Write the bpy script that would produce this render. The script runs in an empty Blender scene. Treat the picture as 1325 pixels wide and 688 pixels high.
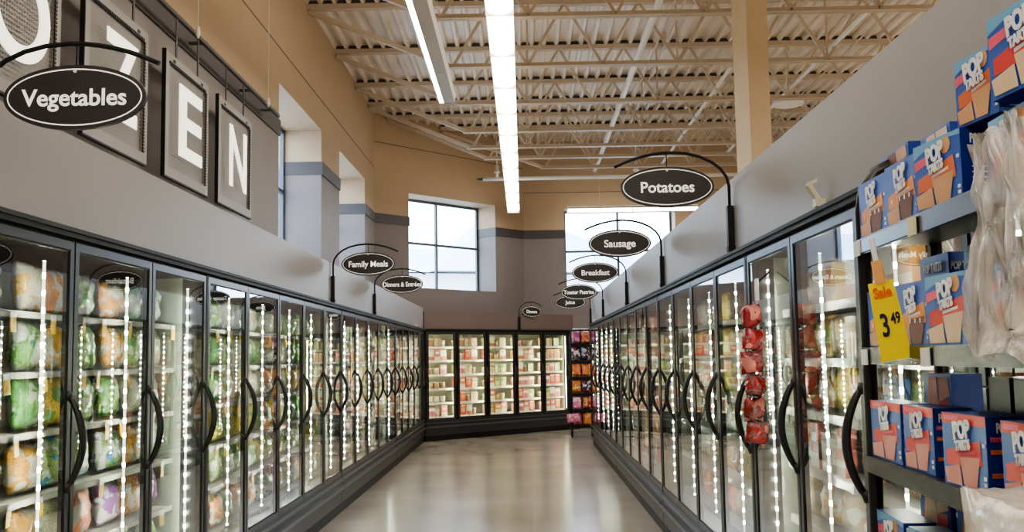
import bpy, bmesh, math, random
from mathutils import Vector, Matrix, noise
random.seed(7)
SC = bpy.context.scene
COL = SC.collection
PI = math.pi

# ------------------------------------------------------------ materials
MATS = {}
def nodes_mat(name):
    m = bpy.data.materials.new(name); m.use_nodes = True
    nt = m.node_tree; nt.nodes.clear()
    return m, nt, nt.nodes.new, nt.links.new
def mat(name, col, rough=.5, metal=0., var=.06, scale=6., emit=0., ecol=None, bump=0., spec=.5, coat=0.):
    if name in MATS: return MATS[name]
    m, nt, N, L = nodes_mat(name)
    out = N('ShaderNodeOutputMaterial'); b = N('ShaderNodeBsdfPrincipled')
    L(b.outputs[0], out.inputs[0])
    b.inputs['Roughness'].default_value = rough; b.inputs['Metallic'].default_value = metal
    b.inputs['Specular IOR Level'].default_value = spec
    if coat: b.inputs['Coat Weight'].default_value = coat
    tc = N('ShaderNodeTexCoord'); nz = N('ShaderNodeTexNoise'); nz.inputs['Scale'].default_value = scale; nz.inputs['Detail'].default_value = 4
    L(tc.outputs['Object'], nz.inputs['Vector'])
    mx = N('ShaderNodeMix'); mx.data_type = 'RGBA'
    c = list(col)+[1]
    mx.inputs[6].default_value = [max(0, v*(1-var)) for v in col]+[1]
    mx.inputs[7].default_value = [min(1, v*(1+var)) for v in col]+[1]
    L(nz.outputs[0], mx.inputs[0]); L(mx.outputs[2], b.inputs['Base Color'])
    if bump:
        bp = N('ShaderNodeBump'); bp.inputs['Strength'].default_value = bump; bp.inputs['Distance'].default_value = .01
        L(nz.outputs[0], bp.inputs['Height']); L(bp.outputs[0], b.inputs['Normal'])
    if emit:
        b.inputs['Emission Color'].default_value = list(ecol or col)+[1]; b.inputs['Emission Strength'].default_value = emit
    MATS[name] = m; return m

def glass_mat(name, tint=(.93, .97, .95), f0=.07, gain=1., power=5.):
    m, nt, N, L = nodes_mat(name)
    out = N('ShaderNodeOutputMaterial'); mix = N('ShaderNodeMixShader'); tr = N('ShaderNodeBsdfTransparent'); gl = N('ShaderNodeBsdfGlossy')
    tr.inputs[0].default_value = list(tint)+[1]; gl.inputs['Roughness'].default_value = .01; gl.inputs[0].default_value = (.95, .97, 1, 1)
    g = N('ShaderNodeNewGeometry'); d = N('ShaderNodeVectorMath'); d.operation = 'DOT_PRODUCT'
    L(g.outputs['Incoming'], d.inputs[0]); L(g.outputs['Normal'], d.inputs[1])
    def M(op, a, b=None):
        n = N('ShaderNodeMath'); n.operation = op
        if isinstance(a, (int, float)): n.inputs[0].default_value = a
        else: L(a, n.inputs[0])
        if b is not None:
            if isinstance(b, (int, float)): n.inputs[1].default_value = b
            else: L(b, n.inputs[1])
        return n.outputs[0]
    a = M('ABSOLUTE', d.outputs['Value']); om = M('SUBTRACT', 1., a); p = M('POWER', om, power)
    f = M('ADD', M('MULTIPLY', p, (1-f0)*gain), f0)
    cl = N('ShaderNodeClamp'); L(f, cl.inputs[0])
    L(cl.outputs[0], mix.inputs[0]); L(tr.outputs[0], mix.inputs[1]); L(gl.outputs[0], mix.inputs[2]); L(mix.outputs[0], out.inputs[0])
    return m
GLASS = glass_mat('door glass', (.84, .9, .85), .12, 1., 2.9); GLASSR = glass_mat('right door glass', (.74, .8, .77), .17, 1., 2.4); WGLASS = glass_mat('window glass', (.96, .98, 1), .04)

def wall_mat():
    m, nt, N, L = nodes_mat('wall paint two tone')
    out = N('ShaderNodeOutputMaterial'); b = N('ShaderNodeBsdfPrincipled'); L(b.outputs[0], out.inputs[0])
    g = N('ShaderNodeNewGeometry'); s = N('ShaderNodeSeparateXYZ'); L(g.outputs['Position'], s.inputs[0])
    gt = N('ShaderNodeMath'); gt.operation = 'GREATER_THAN'; gt.inputs[1].default_value = 4.2; L(s.outputs['Z'], gt.inputs[0])
    nz = N('ShaderNodeTexNoise'); nz.inputs['Scale'].default_value = 1.5; L(g.outputs['Position'], nz.inputs['Vector'])
    mx = N('ShaderNodeMix'); mx.data_type = 'RGBA'; mx.inputs[6].default_value = (.235, .205, .195, 1); mx.inputs[7].default_value = (.5, .365, .235, 1)
    L(gt.outputs[0], mx.inputs[0])
    m2 = N('ShaderNodeMix'); m2.data_type = 'RGBA'; m2.blend_type = 'MULTIPLY'; m2.inputs[0].default_value = .12
    L(mx.outputs[2], m2.inputs[6]); L(nz.outputs[0], m2.inputs[7]); L(m2.outputs[2], b.inputs['Base Color'])
    b.inputs['Roughness'].default_value = .6; b.inputs['Specular IOR Level'].default_value = .3
    return m
WALL = wall_mat()

def floor_mat():
    m, nt, N, L = nodes_mat('polished concrete')
    out = N('ShaderNodeOutputMaterial'); b = N('ShaderNodeBsdfPrincipled'); L(b.outputs[0], out.inputs[0])
    g = N('ShaderNodeNewGeometry')
    n1 = N('ShaderNodeTexNoise'); n1.inputs['Scale'].default_value = .9; n1.inputs['Detail'].default_value = 6; L(g.outputs['Position'], n1.inputs['Vector'])
    n2 = N('ShaderNodeTexNoise'); n2.inputs['Scale'].default_value = 90; n2.inputs['Detail'].default_value = 2; L(g.outputs['Position'], n2.inputs['Vector'])
    r = N('ShaderNodeValToRGB'); r.color_ramp.elements[0].position = .3; r.color_ramp.elements[1].position = .7
    r.color_ramp.elements[0].color = (.41, .36, .31, 1); r.color_ramp.elements[1].color = (.5, .45, .39, 1)
    L(n1.outputs[0], r.inputs[0])
    m2 = N('ShaderNodeMix'); m2.data_type = 'RGBA'; m2.blend_type = 'MULTIPLY'; m2.inputs[0].default_value = .25
    L(r.outputs[0], m2.inputs[6]); L(n2.outputs[0], m2.inputs[7]); L(m2.outputs[2], b.inputs['Base Color'])
    mr = N('ShaderNodeMapRange'); mr.inputs['To Min'].default_value = .13; mr.inputs['To Max'].default_value = .26; L(n1.outputs[0], mr.inputs[0]); L(mr.outputs[0], b.inputs['Roughness'])
    bp = N('ShaderNodeBump'); bp.inputs['Strength'].default_value = .03; bp.inputs['Distance'].default_value = .02; L(n1.outputs[0], bp.inputs['Height']); L(bp.outputs[0], b.inputs['Normal'])
    b.inputs['Specular IOR Level'].default_value = .7
    return m
FLOOR = floor_mat()

LED_LO, LED_HI = 2.5, 250.
def led_mat():
    m, nt, N, L = nodes_mat('led beads')
    out = N('ShaderNodeOutputMaterial'); e = N('ShaderNodeEmission'); L(e.outputs[0], out.inputs[0])
    tc = N('ShaderNodeTexCoord'); s = N('ShaderNodeSeparateXYZ'); L(tc.outputs['Object'], s.inputs[0])
    a = N('ShaderNodeMath'); a.operation = 'MULTIPLY'; a.inputs[1].default_value = 2*PI/.07; L(s.outputs['Z'], a.inputs[0])
    c = N('ShaderNodeMath'); c.operation = 'COSINE'; L(a.outputs[0], c.inputs[0])
    mr = N('ShaderNodeMapRange'); mr.inputs['From Min'].default_value = .45; mr.inputs['From Max'].default_value = 1; mr.inputs['To Min'].default_value = LED_LO; mr.inputs['To Max'].default_value = LED_HI
    L(c.outputs[0], mr.inputs[0]); L(mr.outputs[0], e.inputs[1]); e.inputs[0].default_value = (1, .99, .82, 1)
    return m

LED = led_mat()

def perf_mat():
    m, nt, N, L = nodes_mat('perforated sheet')
    out = N('ShaderNodeOutputMaterial'); b = N('ShaderNodeBsdfPrincipled'); t = N('ShaderNodeBsdfTransparent'); mix = N('ShaderNodeMixShader')
    tc = N('ShaderNodeTexCoord'); v = N('ShaderNodeTexVoronoi'); v.inputs['Scale'].default_value = 38; v.inputs['Randomness'].default_value = 0
    L(tc.outputs['Object'], v.inputs['Vector'])
    lt = N('ShaderNodeMath'); lt.operation = 'LESS_THAN'; lt.inputs[1].default_value = .33; L(v.outputs['Distance'], lt.inputs[0])
    b.inputs['Base Color'].default_value = (.2, .185, .17, 1); b.inputs['Roughness'].default_value = .45
    L(lt.outputs[0], mix.inputs[0]); L(b.outputs[0], mix.inputs[1]); L(t.outputs[0], mix.inputs[2]); L(mix.outputs[0], out.inputs[0])
    return m
PERF = perf_mat()

def bag_mat(name, base, food, accent, seed, clear=.5, hv=.03):
    """printed plastic bag: base film, window of coloured food, accent emblem"""
    m, nt, N, L = nodes_mat(name)
    out = N('ShaderNodeOutputMaterial'); b = N('ShaderNodeBsdfPrincipled'); L(b.outputs[0], out.inputs[0])
    tc = N('ShaderNodeTexCoord'); mp = N('ShaderNodeMapping'); mp.inputs['Location'].default_value = (seed*1.7, seed*.9, seed*2.3)
    L(tc.outputs['Object'], mp.inputs['Vector'])
    n1 = N('ShaderNodeTexNoise'); n1.inputs['Scale'].default_value = 11; n1.inputs['Detail'].default_value = 5; n1.inputs['Distortion'].default_value = .8; L(mp.outputs[0], n1.inputs['Vector'])
    v = N('ShaderNodeTexVoronoi'); v.inputs['Scale'].default_value = 55; L(mp.outputs[0], v.inputs['Vector'])
    vr = N('ShaderNodeValToRGB'); vr.color_ramp.elements[0].color = list(food)+[1]; vr.color_ramp.elements[1].color = [c*.45 for c in food]+[1]
    e2 = vr.color_ramp.elements.new(.5); e2.color = [min(1, c*1.3+.06) for c in food]+[1]
    L(v.outputs['Distance'], vr.inputs[0])
    st = N('ShaderNodeValToRGB'); st.color_ramp.interpolation = 'EASE'
    st.color_ramp.elements[0].color = (0, 0, 0, 1); st.color_ramp.elements[1].color = (1, 1, 1, 1); st.color_ramp.elements[1].position = clear+.06; st.color_ramp.elements[0].position = clear-.02
    L(n1.outputs[0], st.inputs[0])
    mx = N('ShaderNodeMix'); mx.data_type = 'RGBA'; mx.inputs[6].default_value = list(base)+[1]; L(vr.outputs[0], mx.inputs[7]); L(st.outputs[0], mx.inputs[0])
    n2 = N('ShaderNodeTexNoise'); n2.inputs['Scale'].default_value = 12; n2.inputs['Detail'].default_value = 1; mp2 = N('ShaderNodeMapping'); mp2.inputs['Location'].default_value = (seed*3.1+4, 2, 1)
    L(tc.outputs['Object'], mp2.inputs['Vector']); L(mp2.outputs[0], n2.inputs['Vector'])
    s2 = N('ShaderNodeValToRGB'); s2.color_ramp.interpolation = 'CONSTANT'; s2.color_ramp.elements[0].color = (0, 0, 0, 1); s2.color_ramp.elements[1].color = (1, 1, 1, 1); s2.color_ramp.elements[1].position = .6
    L(n2.outputs[0], s2.inputs[0])
    m3 = N('ShaderNodeMix'); m3.data_type = 'RGBA'; L(mx.outputs[2], m3.inputs[6]); m3.inputs[7].default_value = list(accent)+[1]; L(s2.outputs[0], m3.inputs[0])
    oi = N('ShaderNodeObjectInfo'); hs = N('ShaderNodeHueSaturation'); L(m3.outputs[2], hs.inputs['Color'])
    hr = N('ShaderNodeMapRange'); hr.inputs['To Min'].default_value = .5-hv; hr.inputs['To Max'].default_value = .5+hv; L(oi.outputs['Random'], hr.inputs[0]); L(hr.outputs[0], hs.inputs['Hue'])
    vr2 = N('ShaderNodeMapRange'); vr2.inputs['To Min'].default_value = 1.12; vr2.inputs['To Max'].default_value = .75; L(oi.outputs['Random'], vr2.inputs[0]); L(vr2.outputs[0], hs.inputs['Value'])
    cb = N('ShaderNodeCombineXYZ'); ml = N('ShaderNodeMath'); ml.operation = 'MULTIPLY'; ml.inputs[1].default_value = 9.; L(oi.outputs['Random'], ml.inputs[0]); L(ml.outputs[0], cb.inputs[0]); L(ml.outputs[0], cb.inputs[2])
    ad = N('ShaderNodeVectorMath'); ad.operation = 'ADD'; L(tc.outputs['Object'], ad.inputs[0]); L(cb.outputs[0], ad.inputs[1]); L(ad.outputs[0], mp.inputs['Vector']); L(ad.outputs[0], mp2.inputs['Vector'])
    L(hs.outputs[0], b.inputs['Base Color']); b.inputs['Roughness'].default_value = .22; b.inputs['Specular IOR Level'].default_value = .6
    bp = N('ShaderNodeBump'); bp.inputs['Strength'].default_value = .35; bp.inputs['Distance'].default_value = .01
    n3 = N('ShaderNodeTexNoise'); n3.inputs['Scale'].default_value = 28; n3.inputs['Distortion'].default_value = 1.2; L(tc.outputs['Object'], n3.inputs['Vector'])
    L(n3.outputs[0], bp.inputs['Height']); L(bp.outputs[0], b.inputs['Normal'])
    return m

BLACK = mat('black frame', (.011, .011, .012), .5, .0, .1, spec=.25)
DOORFRAME = mat('door frame dark aluminium', (.07, .075, .08), .3, .8)
BASEM = mat('case base charcoal', (.035, .036, .04), .38, .0)
RAILM = mat('bumper grey', (.11, .11, .12), .3, .3)
LINER = mat('case liner white', (.66, .7, .58), .5)
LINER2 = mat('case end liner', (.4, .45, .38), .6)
SHELFM = mat('shelf wire white', (.6, .6, .55), .45)
PRAILD = mat('price rail shaded', (.32, .31, .27), .5)  # greyed copy of the price rail, shade between bag rows put into its colour
PRAIL = mat('price rail', (.75, .75, .7), .4)
TAGY = mat('price tag yellow', (.95, .58, .03), .5)
TAGW = mat('price tag white', (.8, .8, .76), .5)
BULK = mat('bulkhead paint grey', (.245, .225, .22), .42, 0, .05, 1.2, spec=.5)
BULKB = mat('bulkhead paint brown', (.17, .125, .115), .5, 0, .06, 1.2)
BAND = mat('band dark', (.06, .052, .052), .5)
TAN = mat('column paint tan', (.56, .43, .27), .6)
STEEL = mat('joist paint tan grey', (.55, .45, .33), .5, 0, .08, 3)
DECK = mat('deck metal', (.72, .62, .5), .42, .1, .2, 2.2)
WHITE = mat('white paint', (.8, .77, .7), .4)
SIGNB = mat('sign black', (.02, .017, .017), .45)
LETTER = mat('sign lettering cream', (.86, .83, .76), .5, emit=.45)  # unlit lettering, slight glow added so it reads brighter
LETBIG = mat('letter white', (.93, .88, .76), .5, emit=.9)  # letters are not lamps; brightness painted in as emission
PANELG = mat('panel border grey', (.26, .24, .22), .5)
WFRAME = mat('window frame', (.09, .11, .14), .4, .3)
LAMPM = mat('lamp diffuser', (1, .96, .86), .5, emit=9.0, ecol=(1, .93, .8))
LAMPS = mat('lamp strip', (1, .96, .86), .5, emit=16.0, ecol=(1, .93, .8))
FILLUP = mat('added ceiling fill glow', (1, .96, .86), .5, emit=2.6, ecol=(1, .88, .7))  # glow added on the pendant tops to brighten the ceiling
HOUS = mat('lamp housing', (.55, .5, .43), .4)
CREAMPL = mat('cream plastic', (.75, .7, .55), .4)
HANDLE = mat('handle black', (.008, .008, .009), .4)

# ------------------------------------------------------------ mesh helpers
class MB:
    def __init__(s): s.bm = bmesh.new(); s.mats = []
    def mi(s, m):
        if m not in s.mats: s.mats.append(m)
        return s.mats.index(m)
    def box(s, x0, x1, y0, y1, z0, z1, m, M=None):
        vs = [s.bm.verts.new((x, y, z)) for x in (x0, x1) for y in (y0, y1) for z in (z0, z1)]
        if M: 
            for v in vs: v.co = M @ v.co
        k = s.mi(m)
        for f in ((0, 1, 3, 2), (4, 6, 7, 5), (0, 4, 5, 1), (2, 3, 7, 6), (0, 2, 6, 4), (1, 5, 7, 3)):
            fc = s.bm.faces.new([vs[i] for i in f]); fc.material_index = k
        return s
    def poly(s, pts, m):
        f = s.bm.faces.new([s.bm.verts.new(p) for p in pts]); f.material_index = s.mi(m); return s
    def bar(s, a, b, w, h, m):
        a = Vector(a); b = Vector(b); d = (b-a); ln = d.length; q = d.to_track_quat('Y', 'Z').to_matrix().to_4x4()
        return s.box(-w/2, w/2, 0, ln, -h/2, h/2, m, Matrix.Translation(a) @ q)
    def tube(s, pts, r, m, n=8, cap=True, flat=None):
        pts = [Vector(p) for p in pts]; k = s.mi(m); rings = []
        rr = r if isinstance(r, (list, tuple)) else [r]*len(pts)
        up = None
        for i, p in enumerate(pts):
            t = (pts[min(i+1, len(pts)-1)]-pts[max(i-1, 0)]).normalized()
            if up is None:
                up = Vector((0, 0, 1)) if abs(t.z) < .9 else Vector((0, 1, 0))
            a = t.cross(up).normalized(); b2 = a.cross(t).normalized(); up = b2
            rings.append([s.bm.verts.new(p+(a*math.cos(2*PI*j/n)+b2*math.sin(2*PI*j/n))*rr[i]) for j in range(n)])
        for i in range(len(rings)-1):
            for j in range(n):
                f = s.bm.faces.new([rings[i][j], rings[i][(j+1) % n], rings[i+1][(j+1) % n], rings[i+1][j]]); f.material_index = k; f.smooth = True
        if cap:
            for r_ in (rings[0], rings[-1][::-1]):
                try: f = s.bm.faces.new(r_); f.material_index = k
                except ValueError: pass
        return s
    def mesh(s, name):
        bmesh.ops.recalc_face_normals(s.bm, faces=s.bm.faces)
        me = bpy.data.meshes.new(name); s.bm.to_mesh(me); s.bm.free()
        for m in s.mats: me.materials.append(m)
        return me
    def build(s, name, parent=None, loc=None, rz=0):
        return inst(name, s.mesh(name), parent, loc, rz)
def inst(name, me, parent=None, loc=None, rz=0, rot=None):
    o = bpy.data.objects.new(name, me); COL.objects.link(o)
    if parent: o.parent = parent
    if loc is not None: o.location = loc
    o.rotation_euler = rot if rot else (0, 0, rz)
    return o
def thing(name, label, cat, loc=(0, 0, 0), rz=0, group=None, rot=None):
    o = inst(name, None, None, loc, rz, rot); o.empty_display_size = .1
    return tag(o, label, cat, group)
def tag(o, label, cat, group=None, kind=None):
    if label: o['label'] = label
    if cat: o['category'] = cat
    if group: o['group'] = group
    if kind: o['kind'] = kind
    return o
def struct(o): o['kind'] = 'structure'; return o
def text_mesh(txt, size, m, ext=.0015, bold=.0, sx=1., align='CENTER', shear=0., res=3):
    """flat lettering in the local XZ plane facing -Y, centred"""
    c = bpy.data.curves.new('lettering', 'FONT'); c.body = txt; c.size = size; c.extrude = ext; c.offset = bold; c.align_x = align; c.align_y = 'CENTER'
    c.space_line = .8; c.shear = shear; c.resolution_u = res
    o = bpy.data.objects.new('tmp', c); COL.objects.link(o)
    dg = bpy.context.evaluated_depsgraph_get(); me = bpy.data.meshes.new_from_object(o.evaluated_get(dg))
    bpy.data.objects.remove(o); bpy.data.curves.remove(c)
    me.transform(Matrix.Rotation(PI/2, 4, 'X') @ Matrix.Diagonal((sx, 1, 1, 1)))
    me.materials.clear(); me.materials.append(m); me.name = 'lettering'
    return me
ORD = ['first', 'second', 'third', 'fourth', 'fifth', 'sixth', 'seventh', 'eighth', 'ninth', 'tenth', 'eleventh', 'twelfth', 'thirteenth', 'fourteenth', 'fifteenth', 'sixteenth', 'seventeenth', 'eighteenth', 'nineteenth', 'twentieth']

# ------------------------------------------------------------ camera
HC = 1.481
F = 1280.5; P_ = .0923; YW = -.0103; RO = -.0164
f_ = Vector((math.sin(YW)*math.cos(P_), math.cos(YW)*math.cos(P_), math.sin(P_)))
rt = Vector((math.cos(YW), -math.sin(YW), 0)); up = rt.cross(f_)
rt2 = rt*math.cos(RO)+up*math.sin(RO); up2 = up*math.cos(RO)-rt*math.sin(RO)
cam = bpy.data.cameras.new('camera'); co = bpy.data.objects.new('camera', cam); COL.objects.link(co)
Mx = Matrix((rt2, up2, -f_)).transposed().to_4x4(); Mx.translation = Vector((0, 0, HC)); co.matrix_world = Mx
cam.sensor_fit = 'HORIZONTAL'; cam.sensor_width = 36; cam.lens = F*36/1325; cam.clip_start = .05; cam.clip_end = 500
SC.camera = co

# ------------------------------------------------------------ room shell
XL, XR, HT = -1.815, 1.149, 2.03
XW = -2.83
C1 = Vector((XW, 18.83)); C2 = Vector((.04, 21.95)); XF = 14.; YN = -4.; ZC = 6.25
m = MB(); m.box(XW-3, XF+.3, YN-.3, 26, -.2, 0, FLOOR); struct(m.build('floor'))
# corrugated roof deck
m = MB(); k = m.mi(DECK); pitch = .19; x = XW-.6; prof = []
while x < XF:
    prof += [(x, 0), (x+.045, 0), (x+.07, .055), (x+.165, .055)]; x += pitch
va = [m.bm.verts.new((px, YN-.2, ZC+pz)) for px, pz in prof]; vb = [m.bm.verts.new((px, 22.6, ZC+pz)) for px, pz in prof]
for i in range(len(prof)-1): m.bm.faces.new([va[i], vb[i], vb[i+1], va[i+1]])
m.box(XW-.6, XF+.2, YN-.2, 22.6, ZC+.08, ZC+.2, DECK)
struct(m.build('ceiling'))

TH = .62
def wall(name, A, B, z0, z1, ops):
    """interior face runs A->B with the room on the right hand side; thickness goes to the left"""
    A = Vector(A); B = Vector(B); d = (B-A); Ln = d.length; ang = math.atan2(d.y, d.x)
    m = MB(); s = 0
    for (a, b, oz0, oz1) in ops:
        m.box(s, a, 0, TH, z0, z1, WALL)
        m.box(a, b, 0, TH, z0, oz0, WALL); m.box(a, b, 0, TH, oz1, z1, WALL); s = b
    m.box(s, Ln, 0, TH, z0, z1, WALL)
    return struct(m.build(name, None, (A.x, A.y, 0), ang)), ang
ZS, ZH = 2.9, 4.755
opsL = [(11.39-YN, 13.85-YN, ZS, ZH), (15.22-YN, 17.7-YN, ZS, ZH)]
opsD = [(.875, 3.34, ZS, ZH+.02)]
opsB = [(.96-.04, 3.43-.04, ZS, ZH+.04)]
wl, aL = wall('wall_left', (XW, YN), C1, 0, ZC+.1, opsL)
wd, aD = wall('wall_corner', C1, C2, 0, ZC+.1, opsD)
wb, aB = wall('wall_back', C2, (XF, 21.95), 0, ZC+.1, opsB)
m = MB(); m.box(XF, XF+.3, YN, 22.5, 0, ZC+.1, WALL); struct(m.build('wall_right'))
m = MB(); m.box(XW, XF+.3, YN-.3, YN, 0, ZC+.1, WALL); struct(m.build('wall_near'))
# dark band that runs round the walls and into the window reveals
def band(name, A, ang, Ln, ops):
    m = MB(); s = 0; z0, z1 = 4.115, 4.3
    for (a, b, _, _) in ops:
        m.box(s, a+.012, -.02, 0, z0, z1, BAND)
        m.box(a, a+.012, 0, .52, z0, z1, BAND); m.box(b-.012, b, 0, .52, z0, z1, BAND); s = b-.012
    m.box(s, Ln, -.02, 0, z0, z1, BAND)
    struct(m.build(name, None, (A[0], A[1], 0), ang))
band('trim_1', (XW, YN), aL, C1.y-YN, opsL); band('trim_2', C1, aD, (C2-C1).length, opsD); band('trim_3', C2, aB, XF-.04, opsB)
# thin joint lines in the tan plaster
m = MB(); m.box(0, C1.y-YN, -.004, 0, 5.18, 5.192, BAND); struct(m.build('trim_4', None, (XW, YN, 0), aL))
m = MB(); m.box(0, (C2-C1).length, -.004, 0, 5.69, 5.702, BAND); struct(m.build('trim_5', None, (C1.x, C1.y, 0), aD))
m = MB(); m.box(0, XF, -.004, 0, 5.14, 5.152, BAND); struct(m.build('trim_6', None, (C2.x, C2.y, 0), aB))
# windows
def window(n, A, ang, a, b, z0, z1):
    m = MB(); y0, y1 = .53, .58; t = .05; mz = 3.865; mx = (a+b)/2
    for (x0, x1, q0, q1) in ((a, a+t, z0, z1), (b-t, b, z0, z1), (a+t, b-t, z0, z0+t), (a+t, b-t, z1-t, z1), (mx-t/2, mx+t/2, z0+t, z1-t)):
        m.box(x0, x1, y0, y1, q0, q1, WFRAME)
    m.box(a+t, mx-t/2, y0, y1, mz-t/2, mz+t/2, WFRAME); m.box(mx+t/2, b-t, y0, y1, mz-t/2, mz+t/2, WFRAME)
    w = struct(m.build('window_%d' % n, None, (A[0], A[1], 0), ang))
    g = MB(); g.poly([(a+t/2, .555, z0+t/2), (b-t/2, .555, z0+t/2), (b-t/2, .555, z1-t/2), (a+t/2, .555, z1-t/2)], WGLASS)
    g.build('pane', w)
    # light portal so the daylight is sampled well
    L = bpy.data.lights.new('daylight_portal', 'AREA'); L.shape = 'RECTANGLE'; L.size = b-a; L.size_y = z1-z0; L.cycles.is_portal = True
    lo = bpy.data.objects.new('daylight_portal', L); COL.objects.link(lo)
    R = Matrix.Rotation(ang, 4, 'Z'); c = R @ Vector((mx, .6, 0)); lo.location = (A[0]+c.x, A[1]+c.y, (z0+z1)/2)
    inward = (R @ Vector((0, -1, 0))); lo.rotation_euler = inward.to_track_quat('-Z', 'Z').to_euler()
for i, (a, b, z0, z1) in enumerate(opsL): window(i+1, (XW, YN), aL, a, b, z0, z1)
window(3, C1, aD, *opsD[0]); window(4, C2, aB, *opsB[0])

# grey bulkheads over the case rows
m = MB(); m.box(XW, XL, .6, 17.97, HT, 2.405, BULK); struct(m.build('trim_7'))
m = MB(); m.box(XR, XR+1.0, .6, 16.95, HT, 2.43, BULK); struct(m.build('trim_8'))
BA = Vector((-1.800, 17.985)); bang = math.radians(42.74)
m = MB(); m.box(.0, 3.86, .0, 1.0, HT-.01, 2.345, BULKB); m.box(3.86, 4.5, .02, .9, HT-.01, 2.345, BULK)
struct(m.build('trim_9', None, (BA.x, BA.y, 0), bang))

# ------------------------------------------------------------ column, joists, pipes
c, s_ = math.cos(math.radians(22)), math.sin(math.radians(22))
t = thing('column', 'square tan painted structural column rising behind the right freezer row', 'column', (2.364, 10, 0), math.radians(22))
m = MB(); m.box(0, .257, 0, .257, 0, ZC, TAN); m.build('shaft', t)
m = MB(); m.box(-.02, .277, -.02, .277, 0, .25, BAND); m.build('base', t)

JY = [7.1, 9.07, 11.01, 12.93, 14.88, 16.75, 18.05, 19.07, 20.13]
place_words = ['nearest of the open web roof joists', 'second nearest of the roof joists', 'third roof joist from the camera', 'fourth roof joist from the camera', 'fifth roof joist from the camera',
               'sixth roof joist, just before the corner windows', 'seventh roof joist, meeting the left wall end', 'eighth roof joist, ending on the angled wall', 'farthest roof joist, nearest the back window wall']
def joist(i, Y):
    xs = XW if Y < C1.y else XW+(Y-C1.y)/(C2.y-C1.y)*(C2.x-C1.x)
    xb = {19.07: -.71, 20.13: .41}.get(Y, -.98)
    xe = XF-.05
    t = thing('roof_joist', 'tan steel truss, '+place_words[i], 'joist', (xs, Y, 5.34), 0, 'open web steel joists under the roof deck')
    z1 = ZC-5.34; X0 = 0; Xb = xb-xs; Xe = xe-xs
    m = MB(); m.box(X0, Xe, -.055, -.008, z1-.07, z1, STEEL); m.box(X0, Xe, .008, .055, z1-.07, z1, STEEL); m.box(X0, Xe, -.05, .05, z1+.002, z1+.05, BAND); m.build('top_chord', t)  # dark bar inside the deck flutes stands in for their shade
    m = MB(); m.box(Xb, Xe, -.055, .055, .0, .012, STEEL); m.box(Xb, Xe, -.012, -.004, 0, .065, STEEL); m.box(Xb, Xe, .004, .012, 0, .065, STEEL); m.build('bottom_chord', t)
    m = MB(); m.bar((X0+.03, 0, z1-.1), (Xb+.05, 0, .035), .07, .06, STEEL); m.build('end_diagonal', t)
    m = MB(); x = Xb+.1; p = 1.0; kk = 0
    while x+p < Xe:
        m.bar((x, 0, .03), (x+p/2, 0, z1-.04), .035, .035, STEEL); m.bar((x+p/2, 0, z1-.04), (x+p, 0, .03), .035, .035, STEEL)
        if kk % 2 == 0: m.bar((x+p, 0, .03), (x+p, 0, z1-.04), .025, .025, STEEL)
        x += p; kk += 1
    m.build('web', t)
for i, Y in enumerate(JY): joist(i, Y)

def cyl(a, b, r, mt, n=10): return MB().tube([a, b], r, mt, n)
for i, (X, y0, y1, r, lab) in enumerate([(1.64, 6, 21.6, .045, 'thick white conduit running along the roof left of the column'), (3.03, 13.9, 21.5, .028, 'thin white conduit passing behind the tan column'), (4.2, 6, 20, .028, 'thin conduit under the roof right of the tan column')]):
    o = cyl((X, y0, 5.56), (X, y1, 5.56), r, WHITE).build('ceiling_conduit'); tag(o, lab, 'conduit')
for i, (X, y0) in enumerate([(2.0, 6), (2.12, 6), (4.9, 6)]):
    o = cyl((X, y0, 5.95), (X, 21, 5.95), .014, STEEL).build('thin_conduit'); tag(o, ['left of the two paired thin grey pipes below the deck', 'right of the two paired thin grey pipes below the deck', 'single thin grey pipe high on the right under the deck'][i], 'conduit')
t = thing('sprinkler_pipe', 'long cream sprinkler pipe crossing in front of the back wall near the ceiling', 'pipe', (-.79, 20.4, 5.2))
m = MB(); m.tube([(0, 0, 0), (7, 0, 0)], .04, WHITE, 12); m.build('pipe', t)
m = MB(); m.tube([(-.12, 0, 0), (0, 0, 0)], [.015, .03], BAND, 8); m.build('end_plug', t)
for x in (.3, 3.2, 6.2):
    m = MB(); m.tube([(x, 0, 0), (x, 0, .3)], .035, WHITE, 8); m.tube([(x, 0, .3), (x, 0, 1.05)], .012, WHITE, 8); m.tube([(x, 0, .12), (x, 0, .16)], .06, WHITE, 10); m.build('hanger', t)
t = thing('ceiling_disc', 'round white disc fixture hanging under the joists right of the column', 'fixture', (4.22, 15.3, 5.36))
m = MB(); m.tube([(0, 0, 0), (0, 0, .04), (0, 0, .05)], [.24, .24, .15], WHITE, 24); m.build('disc', t)
m = MB(); m.tube([(0, 0, .05), (0, 0, .88)], .012, WHITE, 8); m.build('stem', t)

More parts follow.
